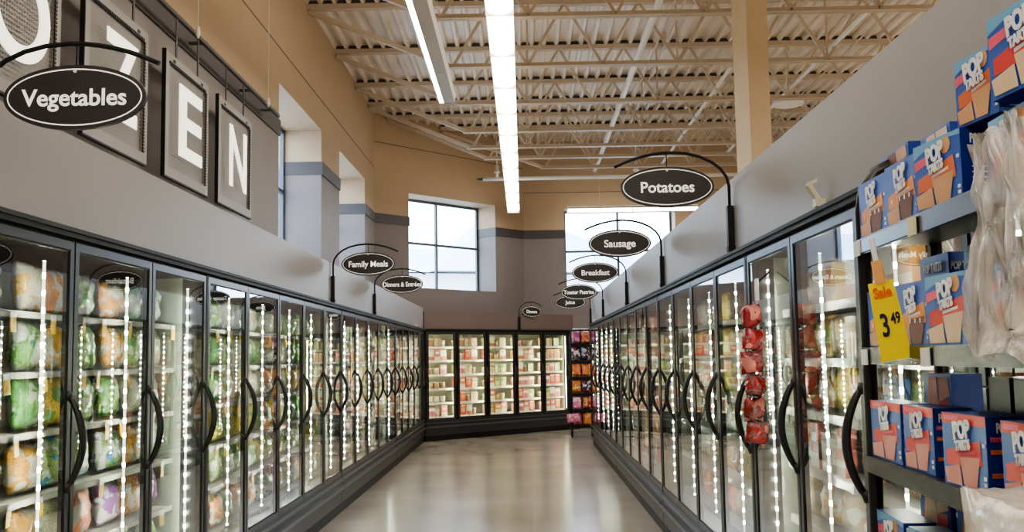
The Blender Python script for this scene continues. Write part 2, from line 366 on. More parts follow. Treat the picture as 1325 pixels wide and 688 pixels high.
# ------------------------------------------------------------ linear lights
def pendant(name, label, X, Y0, Y1, z, w, asym=False, seg=1.22, n_hang=3, rz=0, cat='light'):
    t = thing(name, label, cat, (X, Y1, z), rz)
    n = max(1, round((Y1-Y0)/seg)); ln = (Y1-Y0)/n
    for i in range(n):
        y0 = -(i+1)*ln+.012; y1 = -i*ln-.012
        m = MB()
        if not asym:
            k = m.mi(LAMPM); r0 = []; r1 = []
            for j in range(9):
                a = PI*j/8; px = -math.cos(a)*w/2; pz = -math.sin(a)*.07
                r0.append(m.bm.verts.new((px, y0, pz))); r1.append(m.bm.verts.new((px, y1, pz)))
            for j in range(8):
                fc = m.bm.faces.new([r0[j], r0[j+1], r1[j+1], r1[j]]); fc.material_index = k; fc.smooth = True
            m.bm.faces.new(r0[::-1]); m.bm.faces.new(r1)
        else:
            m.box(-w/2, -w/2+.05, y0, y1, -.03, .0, LAMPS)
        m.build('diffuser', t)
    m = MB()
    if not asym:
        m.box(-w/2, w/2, -(Y1-Y0), 0, .002, .05, HOUS); m.box(-w/2+.03, w/2-.03, -(Y1-Y0), 0, .051, .056, FILLUP)  # top strip is the added fill glow for the deck
        for i in range(n+1): m.box(-w/2-.002, w/2+.002, -i*ln-.01, -i*ln+.01, -.072, .03, HOUS)
    else:
        pts = [(-w/2+.05, -.03), (w/2-.02, -.02), (w/2, .06), (w/2-.04, .14), (-w/2+.03, .16), (-w/2, .02), (-w/2+.05, .0)]
        for i in range(n):
            y0 = -(i+1)*ln+.004; y1 = -i*ln-.004
            a = [m.bm.verts.new((p[0], y0, p[1])) for p in pts]; b = [m.bm.verts.new((p[0], y1, p[1])) for p in pts]; k = m.mi(HOUS)
            for j in range(len(pts)): m.bm.faces.new([a[j], a[(j+1) % len(pts)], b[(j+1) % len(pts)], b[j]])
            m.bm.faces.new(a[::-1]); m.bm.faces.new(b)
    m.build('housing', t)
    for i in range(n_hang):
        y = -(Y1-Y0)*(i+.5)/n_hang
        m = MB(); m.tube([(0, y, .05), (0, y, ZC-z)], .004, STEEL, 5); m.build('cable', t)
    return t
pendant('linear_pendant_light', 'long glowing linear pendant light running down the middle of the aisle', -.165, -2.3, 20.85, 4.62, .25, n_hang=8)
pendant('wall_washer_light', 'grey pendant with a bright slit, left of the central pendant', -.86, -2.3, 11.7, 4.58, .2, True, n_hang=5)
pendant('linear_pendant_light', 'added unseen fill pendant over the hidden aisle to the right', 7.3, -2.5, 20, 4.6, .25, n_hang=6)  # out of view, added as fill light
pendant('linear_pendant_light', 'added unseen fill pendant over the farthest aisle to the right', 10.8, -2.5, 20, 4.6, .25, n_hang=6)  # second unseen pendant added for fill
pendant('ceiling_strip_light', 'white strip light hanging across the top of the back window', 3.75, 0, 2.8, 4.62, .1, n_hang=2, rz=-PI/2).location = (3.78, 21.0, 4.62)

# ------------------------------------------------------------ glass door freezer cases
D = .86
SHZ = [1.69, 1.45, 1.21, .95, .69, .40]
CACHE = {}
def door_meshes(w):
    key = round(w, 3)
    if key in CACHE: return CACHE[key]
    z0, z1 = .365, 1.972; st = .034
    m = MB(); y0, y1 = -.014, .002
    m.box(0, st, y0, y1, z0, z1, DOORFRAME); m.box(w-st, w, y0, y1, z0, z1, DOORFRAME)
    m.box(st, w-st, y0, y1, z0, z0+st, DOORFRAME); m.box(st, w-st, y0, y1, z1-st, z1, DOORFRAME)
    g = .008
    m.box(st, st+g, y0+.004, y1, z0+st, z1-st, BLACK); m.box(w-st-g, w-st, y0+.004, y1, z0+st, z1-st, BLACK); m.box(st+g, w-st-g, y0+.004, y1, z1-st-g, z1-st, BLACK); m.box(st+g, w-st-g, y0+.004, y1, z0+st, z0+st+g, BLACK)
    fr = m.mesh('door')
    m = MB(); m.poly([(st, -.008, z0+st), (w-st, -.008, z0+st), (w-st, -.008, z1-st), (st, -.008, z1-st)], GLASS); gl = m.mesh('glass')
    m = MB(); pts = []; rad = []
    for i in range(17):
        a = i/16; z = 1.0+.36*a; bow = math.sin(PI*a)**.8*.06; pts.append((w-.02, -.014-bow, z)); rad.append(.012+.004*math.sin(PI*a))
    m.tube(pts, rad, HANDLE, 8); m.tube([(w-.02, -.008, .985), (w-.02, -.02, 1.02)], .016, HANDLE, 8); m.tube([(w-.02, -.008, 1.375), (w-.02, -.02, 1.34)], .016, HANDLE, 8)
    hd = m.mesh('handle')
    CACHE[key] = (fr, gl, hd); return CACHE[key]
m = MB(); m.box(-.0045, .0045, -.0045, .0045, 0, 1.46, LED); LEDME = m.mesh('led_strip')
m = MB(); m.box(-.02, .02, -.006, .006, 0, 1.46, mat('warm case tube', (1, .92, .7), .5, emit=36., ecol=(1, .88, .55))); LEDWARM = m.mesh('led_strip')
m = MB(); m.box(-.022, .022, -.004, -.001, -.068, -.012, TAGY); m.box(-.022, .022, -.004, -.001, -.012, .012, TAGW); TAGME = m.mesh('price_tag')
m = MB(); m.box(-.03, .03, -.004, -.001, -.02, .015, TAGW); TAGME2 = m.mesh('price_tag')

def case(label, org, ang, n, pitch, shelf_z=SHZ, mull=.022, tags=2, tagme=None, led_y=.11, thin=False, led=None, glass=None):
    W = n*pitch
    t = thing('freezer_case', label, 'freezer', (org[0], org[1], 0), ang, 'glass door freezer cases')
    m = MB()
    m.box(0, W, D-.04, D, .3, 1.96, LINER); m.box(0, .025, .12, D-.04, .3, 1.96, LINER2); m.box(W-.025, W, .12, D-.04, .3, 1.96, LINER2); m.box(0, .025, .03, .12, .3, 1.96, BLACK); m.box(W-.025, W, .03, .12, .3, 1.96, BLACK)
    m.box(.025, W-.025, .06, D-.04, .3, .36, LINER); m.build('cabinet', t)
    m = MB(); m.box(0, W, .0, D, 1.965, HT, BLACK); m.box(0, W, -.035, 0, 1.985, HT-.005, BLACK); m.box(0, W, -.045, -.035, 2.005, 2.02, BLACK); m.build('header_rail', t)
    m = MB(); m.box(0, W, .02, D, 0, .3, BASEM); m.box(0, W, -.012, .02, .1, .365, BASEM); m.box(0, W, -.0, .02, 0, .1, BLACK)
    m.box(0, .006, -.014, -.012, .1, .33, BLACK); m.build('base', t)
    m = MB(); m.box(0.01, W-.01, -.045, -.012, .235, .265, RAILM); m.box(.01, W-.01, -.03, -.012, .2, .235, BASEM); m.build('bumper_rail', t)
    m = MB(); m.box(0.01, W-.01, -.035, -.012, .315, .33, RAILM); m.build('bumper_rail', t)
    m = MB()
    for i in range(n+1):
        mm = mull if 0 < i < n else mull+.012
        a = max(0, i*pitch-mm); b = min(W, i*pitch+mm); m.box(a, b, .002, .022, .365, 1.965, BLACK)
    for i in (0, n):
        a = max(0, i*pitch-mull*.8); b = min(W, i*pitch+mull*.8); m.box(a, b, -.016, .002, .35, 1.98, BLACK)
    m.build('mullion_frame', t)
    gap = mull*.5 if mull > .04 else .006
    for i in range(n):
        x0 = i*pitch+(gap if i else mull*.85); x1 = (i+1)*pitch-(gap if i < n-1 else mull*.85)
        fr, gl, hd = door_meshes(x1-x0)
        d = inst('door', fr, t, (x0, 0, 0)); go = inst('glass', gl, d)
        if glass: go.material_slots[0].link = 'OBJECT'; go.material_slots[0].material = glass
        inst('handle', hd, d)
    for i in range(n+1):
        x = min(max(i*pitch, .04), W-.04)
        inst('led_strip', led or LEDME, t, (x, led_y if 0 < i < n else min(led_y, .085), .44))
    for zi, z in enumerate(shelf_z):
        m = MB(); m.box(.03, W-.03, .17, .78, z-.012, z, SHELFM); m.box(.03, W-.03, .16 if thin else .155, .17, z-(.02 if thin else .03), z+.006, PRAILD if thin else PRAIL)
        sh = m.build('shelf', t)
        for i in range(n*tags):
            if tags and random.random() < .85:
                inst('price_tag', tagme or TAGME, sh, (pitch*(i+.5+random.uniform(-.25, .25))/tags, .155, z-.012), 0, rot=(random.uniform(-.1, .1), random.uniform(-.08, .08), random.uniform(-.2, .2)))
    return t
def case_pt(org, ang, x, y): return (org[0]+x*math.cos(ang)-y*math.sin(ang), org[1]+x*math.sin(ang)+y*math.cos(ang))

DPT = .838
LB = [(1.434, 5, DPT), (5.624, 5, DPT), (9.814, 5, DPT), (14.004, 5, .7925)]
lab_l = ['near left freezer case with green and white vegetable bags, vegetables sign', 'left freezer case before the family meals sign', 'left freezer case between family meals and dinners signs', 'farthest left freezer case, ending at the corner']
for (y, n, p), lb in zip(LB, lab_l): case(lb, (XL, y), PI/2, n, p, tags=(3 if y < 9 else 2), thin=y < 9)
RB = [(5.018, 5, DPT), (8.37, 4, DPT), (12.56, 5, DPT), (16.75, 5, DPT)]   # far end of each, runs toward the camera
lab_r = ['nearest right freezer case, behind the pastry rack', 'four door right freezer case under the potatoes and sausage signs', 'right freezer case under the breakfast sign', 'farthest right freezer case, near the wire rack']
for (y, n, p), lb in zip(RB, lab_r): case(lb, (XR, y), -PI/2, n, p, tags=(2 if y < 9 else 0), tagme=TAGME2, glass=GLASSR)
SHB = [1.70, 1.45, 1.19, .93, .67, .42]
case('freezer case facing the camera across the end of the aisle', BA, bang, 5, .744, shelf_z=SHB, mull=.06, tags=3, tagme=TAGME2, led_y=.04, led=LEDWARM)
# black filler panels at the two aisle corners
m = MB(); m.box(3.72, 4.36, .0, .1, 0, HT, BLACK); struct(m.build('trim_10', None, (BA.x, BA.y, 0), bang))
m = MB(); m.box(XR+.0, XR+.9, 16.75, 16.93, 0, HT, BLACK); struct(m.build('trim_11'))
m = MB(); m.box(XL-.9, XL, 17.968, 17.972, 0, HT, BLACK); struct(m.build('trim_12'))

# ------------------------------------------------------------ products
def pillow(w, h, d, seed, mt, nx=9, nz=11):
    bm = bmesh.new(); rnd = random.Random(seed)
    V = {}
    off = Vector((seed*3.3, seed*1.7, 0))
    for side in (0, 1):
        for i in range(nx+1):
            for j in range(nz+1):
                u = i/nx*2-1; v = j/nz*2-1
                edge = i in (0, nx) or j in (0, nz)
                if edge and side: V[(1, i, j)] = V[(0, i, j)]; continue
                prof = max(0, (1-abs(u)**3)*(1-abs(v)**3.2))**.6
                nn = noise.noise(Vector((u*2.2, v*2.2, side*5))+off)
                n2 = noise.noise(Vector((u*6, v*6, side*9))+off)
                th = d/2*prof*(1+.35*nn)+(.005*n2 if prof > .1 else 0)
                px = u*w/2*(1-.06*(1-abs(v))*(abs(u)))+.006*noise.noise(Vector((v*3, 1, 0))+off)*(1 if abs(u) > .8 else 0)
                pz = h/2+v*h/2+(.012*noise.noise(Vector((u*3, 7, 0))+off) if v > .7 else 0)
                py = (-th if side == 0 else th)+(.012*n2 if abs(v) > .85 else 0)
                V[(side, i, j)] = bm.verts.new((px, py, pz))
    for side in (0, 1):
        for i in range(nx):
            for j in range(nz):
                q = [V[(side, i, j)], V[(side, i+1, j)], V[(side, i+1, j+1)], V[(side, i, j+1)]]
                f = bm.faces.new(q if side == 0 else q[::-1]); f.smooth = True
    me = bpy.data.meshes.new('bag'); bm.to_mesh(me); bm.free(); me.materials.append(mt); return me

PAL = {
 'pale blue': ((.45, .6, .72), (.2, .4, .1), (.8, .82, .8)),  # base, food, accent
 'white and green': ((.74, .78, .7), (.18, .38, .08), (.1, .42, .12)),
 'green': ((.12, .36, .1), (.2, .45, .1), (.75, .8, .65)),
 'clear white': ((.72, .74, .68), (.6, .62, .45), (.5, .6, .45)),
 'pale green': ((.5, .66, .42), (.25, .45, .12), (.8, .84, .75)),
 'orange and white': ((.76, .76, .7), (.75, .3, .04), (.8, .35, .06)),
 'purple and white': ((.74, .72, .74), (.3, .12, .32), (.38, .12, .42)),
 'yellow': ((.78, .62, .08), (.8, .55, .06), (.2, .45, .12)),
 'blue and white': ((.74, .77, .78), (.22, .4, .12), (.08, .3, .6)),
 'dark green': ((.07, .2, .06), (.08, .25, .05), (.55, .6, .4)),
 'red': ((.6, .06, .05), (.5, .2, .05), (.85, .8, .7)),
 'tan': ((.55, .42, .26), (.5, .3, .12), (.75, .7, .6)),
}
BAGS = {}
for ci, (cn, (a, b, c)) in enumerate(PAL.items()):
    for v in range(3):
        mt = bag_mat('bag '+cn+' %d' % v, a, b, c, ci*2.1+v*7.7, .47 if cn != 'clear white' else .42)
        BAGS.setdefault(cn, []).append(pillow(random.uniform(.195, .235), random.uniform(.19, .212), random.uniform(.085, .115), ci*5+v, mt))

def carton_mesh(w, h, d, base, pan, dot, style, seed):
    nm = 'carton %s %d' % (style, seed)
    MBs = mat(nm+' a', base, .4); MP = mat(nm+' b', pan, .4); MD = mat(nm+' c', dot, .4, var=.3, scale=40)
    MT = mat(nm+' d', (.8, .78, .7), .4)
    m = MB(); m.box(-w/2, w/2, -d/2, d/2, 0, h, MBs); y = -d/2-.0008
    def q(x0, x1, z0, z1, mt): m.poly([(x0, y, z0), (x1, y, z0), (x1, y, z1), (x0, y, z1)], mt)
    def disc(cx, cz, r, mt, yy): m.poly([(cx+r*math.cos(2*PI*i/12), yy, cz+r*math.sin(2*PI*i/12)) for i in range(12)], mt)
    if style == 0: q(-w*.5, w*.5, h*.62, h*.85, MP); disc(0, h*.32, h*.24, MD, y)
    elif style == 1: q(-w*.42, w*.1, h*.1, h*.9, MP); disc(w*.2, h*.4, min(w, h)*.25, MD, y-.0006)
    elif style == 2: q(-w*.5, w*.5, 0, h*.35, MP); q(-w*.3, w*.3, h*.6, h*.8, MT)
    else: disc(0, h*.5, min(w, h)*.38, MD, y); q(-w*.4, w*.4, h*.8, h*.93, MP)
    return m.mesh('carton')
CART = {}
def addc(key, cols):
    for i, (a, b, c) in enumerate(cols):
        CART.setdefault(key, []).append(carton_mesh(random.uniform(.125, .16), random.uniform(.165, .205), .05, a, b, c, (i*7+len(key)) % 4, len(CART)*20+i))
addc('pale', [((.72, .64, .48), (.4, .25, .12), (.6, .35, .15)), ((.66, .62, .52), (.3, .32, .2), (.55, .4, .2)), ((.75, .7, .6), (.5, .15, .08), (.6, .45, .25))])
addc('brown', [((.38, .24, .14), (.7, .6, .4), (.5, .3, .12)), ((.3, .2, .15), (.62, .5, .32), (.6, .25, .1))])
addc('red', [((.55, .07, .06), (.8, .7, .55), (.65, .3, .12)), ((.62, .16, .14), (.75, .7, .6), (.8, .5, .3))])
addc('green', [((.22, .36, .16), (.75, .75, .6), (.5, .5, .2)), ((.4, .45, .2), (.2, .3, .1), (.75, .6, .3))])
addc('orange', [((.72, .34, .1), (.8, .75, .6), (.6, .2, .08)), ((.75, .5, .25), (.5, .15, .08), (.5, .3, .15))])
addc('pink', [((.65, .3, .3), (.8, .75, .7), (.5, .1, .15))])
addc('blue', [((.12, .25, .55), (.8, .8, .8), (.7, .4, .2))])
PIZ = {}
for cn, (a_, b_, c_) in {'tan': ((.5, .36, .22), (.75, .65, .5), (.7, .35, .12)), 'red': ((.55, .07, .06), (.8, .7, .5), (.75, .4, .12)), 'cream': ((.72, .64, .48), (.45, .2, .1), (.7, .35, .15)), 'orange': ((.7, .35, .12), (.78, .7, .55), (.5, .12, .06))}.items():
    PIZ[cn] = carton_mesh(.29, .19, .06, a_, b_, c_, 3, 300+len(PIZ)); PIZ[cn].name = 'pizza_box'
def pizzapick(names):
    def f(zi, d):
        cn = random.choice(names); return 'pizza', cn, PIZ[cn]
    return f
def tub_mesh(col, lid, seed):
    m = MB(); r = .058; h = .12
    m.tube([(0, 0, 0), (0, 0, h*.35), (0, 0, h*.36), (0, 0, h*.75), (0, 0, h*.76), (0, 0, h-.018)], [r*.88, r*.93, r*.93, r*.97, r*.97, r], mat('tub body %d' % seed, col, .4, var=.35, scale=25), 14)
    m.tube([(0, 0, h-.018), (0, 0, h)], r*1.06, mat('tub lid %d' % seed, lid, .35), 14)
    return m.mesh('tub')
TUBS = {'cream': tub_mesh((.72, .64, .48), (.8, .76, .66), 0), 'brown': tub_mesh((.35, .2, .12), (.7, .62, .48), 1), 'pink': tub_mesh((.6, .3, .3), (.8, .76, .7), 2), 'gold': tub_mesh((.65, .45, .15), (.3, .2, .1), 3)}
def size_of(me):
    xs = [v.co.x for v in me.vertices]; ys = [v.co.y for v in me.vertices]; zs = [v.co.z for v in me.vertices]
    return min(xs), max(xs), min(ys), max(ys), min(zs), max(zs)
SZ = {}
def stock(org, ang, n, pitch, shelf_z, pick, row, door_no, group, step_gap=.012, xmin=None, cat_kind='bag', mull=.03, reverse=False):
    """fill each shelf behind each door, left to right, one row deep"""
    for zi, z in enumerate(shelf_z):
        for d in range(n):
            x0 = d*pitch+mull+.012; x_end = (d+1)*pitch-mull-.012; items = []; tot = 0
            while True:
                it = pick(zi, d); me = it[2]
                if me.name not in SZ: SZ[me.name] = size_of(me)
                a = SZ[me.name]; w = a[1]-a[0]-(.006 if it[0] == 'bag' else 0)
                if tot+w+step_gap > x_end-x0: break
                items.append((it, a, w)); tot += w
            g = (x_end-x0-tot)/max(1, len(items)); x = x0+g/2
            for k, ((kind, cn, me), a, w) in enumerate(items):
                xc = x+w/2; x += w+g
                if xmin is not None and xmin(d, d*0+xc): continue
                lean = random.uniform(-.1, -.02) if kind == 'bag' else 0
                yc = .182-a[2]+random.uniform(0, .012)+(random.uniform(.004, .02) if kind == 'bag' else .004)
                px, py = case_pt(org, ang, xc, yc)
                o = inst(KN[kind], me, None, (px, py, z+(.013 if kind == 'bag' else .0015)-a[4]), rot=(lean, random.uniform(-.04, .04) if kind == 'bag' else 0, ang+random.uniform(-.04, .04)*(2.2 if kind == 'bag' else 1)))
                tag(o, '%s %s, %s from left, %s shelf, %s door, %s' % (cn, KL[kind], ORD[k], ORD[zi], ORD[door_no(d)], row), KC[kind], group)
KN = {'pizza': 'frozen_pizza_box', 'bag': 'frozen_food_bag', 'carton': 'frozen_food_carton', 'tub': 'ice_cream_tub'}
KL = {'pizza': 'flat box', 'bag': 'frozen bag', 'carton': 'carton', 'tub': 'tub'}
KC = {'pizza': 'box', 'bag': 'bag', 'carton': 'carton', 'tub': 'tub'}
def bagpick(names):
    def f(zi, d):
        cn = random.choice(names[zi % len(names)] if isinstance(names[0], (list, tuple)) else names); return 'bag', cn, random.choice(BAGS[cn])
    return f
def mixpick(names, pb=0., pt=0., tubs=('cream', 'brown', 'pink', 'gold'), bags=('red', 'tan', 'yellow')):
    def f(zi, d):
        nl = names[zi % len(names)] if isinstance(names[0], (list, tuple)) else names
        r = random.random()
        if r < pb: cn = random.choice(bags); return 'bag', cn, random.choice(BAGS[cn])
        if r < pb+pt: cn = random.choice(tubs); return 'tub', cn, TUBS[cn]
        cn = random.choice(nl); return 'carton', cn, random.choice(CART[cn])
    return f
VEG = [['white and green', 'clear white', 'white and green', 'orange and white'], ['clear white', 'orange and white', 'white and green', 'yellow', 'green'], ['clear white', 'green', 'pale green', 'yellow', 'purple and white'],
       ['purple and white', 'orange and white', 'white and green', 'blue and white', 'pale blue'], ['clear white', 'pale green', 'orange and white', 'green', 'purple and white'], ['pale green', 'white and green', 'green', 'orange and white', 'yellow']]
VEG2 = [['green', 'white and green', 'clear white'], ['green', 'dark green', 'clear white'], ['white and green', 'clear white', 'tan'], ['white and green', 'yellow', 'pale green'], ['pale green', 'yellow', 'white and green'], ['pale green', 'white and green', 'orange and white']]
stock((XL, LB[0][0]), PI/2, 5, DPT, SHZ, bagpick(VEG), 'near left freezer', lambda d: d, 'vegetable bags in the near left freezer', step_gap=-.008, xmin=lambda d, x: x < 1.5, cat_kind='bag')
stock((XL, LB[1][0]), PI/2, 5, DPT, SHZ, bagpick(VEG2), 'second left freezer', lambda d: d, 'vegetable bags in the second left freezer', step_gap=-.006)
stock((XL, LB[2][0]), PI/2, 5, DPT, SHZ, mixpick([['pale', 'brown', 'green'], ['pale', 'brown'], ['pale', 'pale', 'orange'], ['brown', 'pale']]), 'third left freezer', lambda d: d, 'meal cartons in the third left freezer', step_gap=.0)
stock((XL, LB[3][0]), PI/2, 5, .7925, SHZ, pizzapick(['tan', 'cream', 'cream', 'orange']), 'farthest left freezer', lambda d: d, 'meal boxes in the farthest left freezer', step_gap=.0)
BK = [['pale', 'orange', 'brown', 'green'], ['brown', 'pale', 'orange', 'red'], ['pale', 'green', 'pale', 'pink'], ['pale', 'green', 'orange', 'red'], ['pale', 'red', 'pink', 'green'], ['pale', 'red', 'orange', 'pink']]
def backpick(zi, d):
    if d >= 3 and zi >= 3 and random.random() < .7: cn = random.choice(['red', 'pink']); return 'carton', cn, random.choice(CART[cn])
    if d == 0 and zi > 1 and random.random() < .6: cn = random.choice(['cream', 'brown']); return 'tub', cn, TUBS[cn]
    return mixpick(BK, .0, .22)(zi, d)
stock(BA, bang, 5, .744, SHB, backpick, 'end freezer', lambda d: d, 'cartons in the end freezer', step_gap=.006, mull=.065)
RP = mixpick([['pale', 'pale', 'orange'], ['orange', 'red', 'pale'], ['red', 'orange', 'blue'], ['red', 'blue', 'pale'], ['blue', 'orange', 'red'], ['red', 'pale']], .6, bags=('red', 'tan', 'yellow', 'orange and white', 'blue and white'))
stock((XR, RB[0][0]), -PI/2, 5, DPT, SHZ, RP, 'nearest right freezer', lambda d: d, 'snacks in the nearest right freezer', xmin=lambda d, x: x > 3.2, step_gap=.0)
stock((XR, RB[1][0]), -PI/2, 4, DPT, SHZ, bagpick([['tan', 'yellow', 'red', 'clear white']]), 'potato freezer', lambda d: d, 'bags in the potato freezer', step_gap=.0)
stock((XR, RB[2][0]), -PI/2, 5, DPT, SHZ, pizzapick(['cream', 'red', 'orange', 'tan']), 'breakfast freezer', lambda d: d, 'flat boxes in the breakfast freezer', step_gap=.01)
stock((XR, RB[3][0]), -PI/2, 5, DPT, SHZ, pizzapick(['cream', 'red', 'orange']), 'farthest right freezer', lambda d: d, 'flat boxes in the farthest right freezer', step_gap=.01)

# ------------------------------------------------------------ oval aisle signs on curved arms
def sign(text, pole, side, rz=0., w=.51, h=.225, ts=.075, sx=1., what=''):
    """local: pole at x=0, arm reaches +x*side, faces -y"""
    t = thing('aisle_sign', what, 'sign', (pole[0], pole[1], HT), rz, 'oval aisle signs on curved arms')
    m = MB(); m.box(-.016, .016, -.02, .02, .0, .25, BLACK); m.box(-.02, .02, -.026, .026, .0, .03, BLACK); m.build('pole', t)
    pts = [(0, 0, .24)]
    for i in range(13):
        a = i/12; ax = .0+.62*a
        # rises straight, rounds over the sign and droops at the tip
        pts.append((side*(.31-.31*math.cos(PI*.5*min(1, a*2))) if a <= .5 else side*(.31+.31*(a-.5)*2), 0, .36+.19*math.sin(PI*.5*min(1, a*2)) if a <= .5 else .55-.075*((a-.5)*2)**2))
    m = MB(); m.tube(pts, .0085, BLACK, 8); m.build('arm', t)
    cx, cz = side*.335, .36
    N = 48; m = MB(); k = m.mi(SIGNB)
    def ring(a, b, y): return [(cx+a*math.cos(2*PI*i/N), y, cz+b*math.sin(2*PI*i/N)) for i in range(N)]
    fr = [m.bm.verts.new(p) for p in ring(w/2, h/2, -.008)]; bk = [m.bm.verts.new(p) for p in ring(w/2, h/2, .008)]
    m.bm.faces.new(fr); m.bm.faces.new(bk[::-1])
    for i in range(N): m.bm.faces.new([fr[i], fr[(i+1) % N], bk[(i+1) % N], bk[i]])
    pn = m.build('panel', t)
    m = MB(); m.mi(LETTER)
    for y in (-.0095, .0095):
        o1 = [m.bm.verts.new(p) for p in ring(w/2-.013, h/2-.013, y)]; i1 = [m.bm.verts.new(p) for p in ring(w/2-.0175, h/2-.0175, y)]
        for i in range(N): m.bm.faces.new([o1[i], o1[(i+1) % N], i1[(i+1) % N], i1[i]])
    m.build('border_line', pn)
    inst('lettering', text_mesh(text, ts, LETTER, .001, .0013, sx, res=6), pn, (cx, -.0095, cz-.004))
    m = MB(); m.tube([(cx, 0, .55), (cx, 0, cz+h/2-.012)], .003, BLACK, 6); m.tube([(cx, -.012, cz+h/2-.022), (cx, -.008, cz+h/2-.022)], .006, WHITE, 8); m.build('hook', t)
PXL, PXR = XL+.018, XR-.018
YO = -.03
sign('Vegetables', (PXL-.055, 3.3), 1, w=.49, ts=.083, what='large black oval sign reading Vegetables')
sign('Family Meals', (PXL, 9.35), 1, ts=.078, sx=.95, what='black oval sign reading Family Meals')
sign('Dinners & Entrées', (PXL, 11.98), 1, ts=.076, sx=.82, what='black oval sign reading Dinners & Entrées')
sign('Potatoes', (PXR, 5.33), -1, ts=.083, what='black oval sign reading Potatoes')
sign('Sausage', (PXR, 8.0), -1, ts=.083, what='black oval sign reading Sausage')
sign('Breakfast', (PXR, 10.77), -1, ts=.083, what='black oval sign reading Breakfast')
sign('Toaster Pastries', (PXR, 14.0), -1, ts=.076, sx=.85, what='black oval sign reading Toaster Pastries')
sign('Juice', (PXR, 16.6), -1, ts=.083, what='farthest black oval sign, reading Juice')
bp = case_pt(BA, bang, 2.33, -.02)
sign('Dinners', bp, 1, rz=bang, ts=.09, what='small oval sign reading Dinners over the end freezer')

# ------------------------------------------------------------ big hanging letter panels
def panel(ch, Y0, Y1, X=-2.66, z0=2.88, z1=3.83):
    W = Y1-Y0; H_ = z1-z0
    t = thing('letter_panel', 'hanging perforated grey panel with a large white letter '+ch, 'sign', (X, Y0, z0), PI/2, 'hanging letter panels on the left wall')
    m = MB(); r = .03; b = .075
    m.box(0, b, -.012, .012, 0, H_, PANELG); m.box(W-b, W, -.012, .012, 0, H_, PANELG); m.box(b, W-b, -.012, .012, 0, b, PANELG); m.box(b, W-b, -.012, .012, H_-b, H_, PANELG)
    m.build('border', t)
    m = MB(); e = .022
    m.box(-.012, .0, -.016, .014, -.01, H_+.01, BLACK); m.box(0, W, -.016, .014, -.012, .0, BLACK); m.build('edge', t)
    m = MB(); m.poly([(b, 0, b), (W-b, 0, b), (W-b, 0, H_-b), (b, 0, H_-b)], PERF); m.build('mesh_sheet', t)
    m = MB()
    n = 34
    for i in range(n):
        a = b+(W-2*b)*i/n; m.box(a, a+(W-2*b)/n*.62, -.02, -.012, H_-b-.01, H_-b+.012, BLACK)
        c_ = b+(H_-2*b)*i/n; m.box(W-b-.01, W-b+.016, -.02, -.012, c_, c_+(H_-2*b)/n*.62, BLACK)
    m.box(b-.01, W-b, -.016, -.012, H_-b-.004, H_-b+.002, BLACK); m.box(W-b-.003, W-b+.003, -.016, -.012, b, H_-b, BLACK)
    for xx in (.18, W-.18): m.box(xx-.02, xx+.02, -.016, -.012, H_-.05, H_-.03, BLACK)
    m.build('serrated_trim', t)
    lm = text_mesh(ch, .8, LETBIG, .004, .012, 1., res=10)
    xs = [v.co.x for v in lm.vertices]; zs = [v.co.z for v in lm.vertices]
    sc = .565/(max(zs)-min(zs)); sx = (.66 if ch == 'O' else .54)/(max(xs)-min(xs)); lm.transform(Matrix.Translation((0, 0, 0)) @ Matrix.Diagonal((sx, 1, sc, 1)) @ Matrix.Translation((-(max(xs)+min(xs))/2, 0, -(max(zs)+min(zs))/2)))
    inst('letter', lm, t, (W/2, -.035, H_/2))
    for xx in (.25, W-.25):
        m = MB(); m.box(xx-.014, xx+.014, -.004, .004, H_-.01, H_+.326, BAND); m.build('hanging_strap', t)
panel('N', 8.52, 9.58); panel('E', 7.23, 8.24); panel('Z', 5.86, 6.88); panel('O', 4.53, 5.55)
t = thing('hanging_rail', 'dark rail under the wall band that carries the big letter panels', 'rail', (-2.66, 3.0, 4.16))
m = MB(); m.box(-.015, .015, 0, 7.7, 0, .03, BAND); m.build('rail', t)
for yy in (.4, 2.2, 3.7, 5.2, 6.7, 7.5):
    m = MB(); m.box(-.17, .0, yy, yy+.04, .03, .05, BAND); m.build('bracket', t)
for Y in (7.86, 10.1, 5.5):
    m = MB(); m.tube([(.04, Y-3, .06), (.04, Y-3, 2.09)], .004, WHITE, 5); m.tube([(.04, Y-3, -.04), (.04, Y-3, 0), (.04, Y-3, .06)], [.006, .022, .012], WHITE, 8)
    m.box(.015, .04, Y-3.01, Y-2.99, 0, .02, WHITE); m.build('cord', t)

# small cream clips on the rails
def clip(p, s, lb):
    m = MB(); m.box(-.02*s, .02*s, -.02*s, .02*s, 0, .03*s, CREAMPL); m.bar((0, 0, .02*s), (-.045*s, -.01, .085*s), .022*s, .018*s, CREAMPL); m.bar((-.045*s, -.01, .085*s), (-.01*s, -.01, .1*s), .02*s, .012*s, CREAMPL)
    tag(m.build('sign_clip', None, p), lb, 'clip')
clip((XR-.02, 3.72, HT), 1., 'cream plastic sign clip standing on the right header rail')
clip((XL+.02, 16.6, HT), .9, 'tiny cream clip on the far left header rail')
clip((XR-.02, 15.6, HT), .9, 'tiny cream clip on the far right header rail')

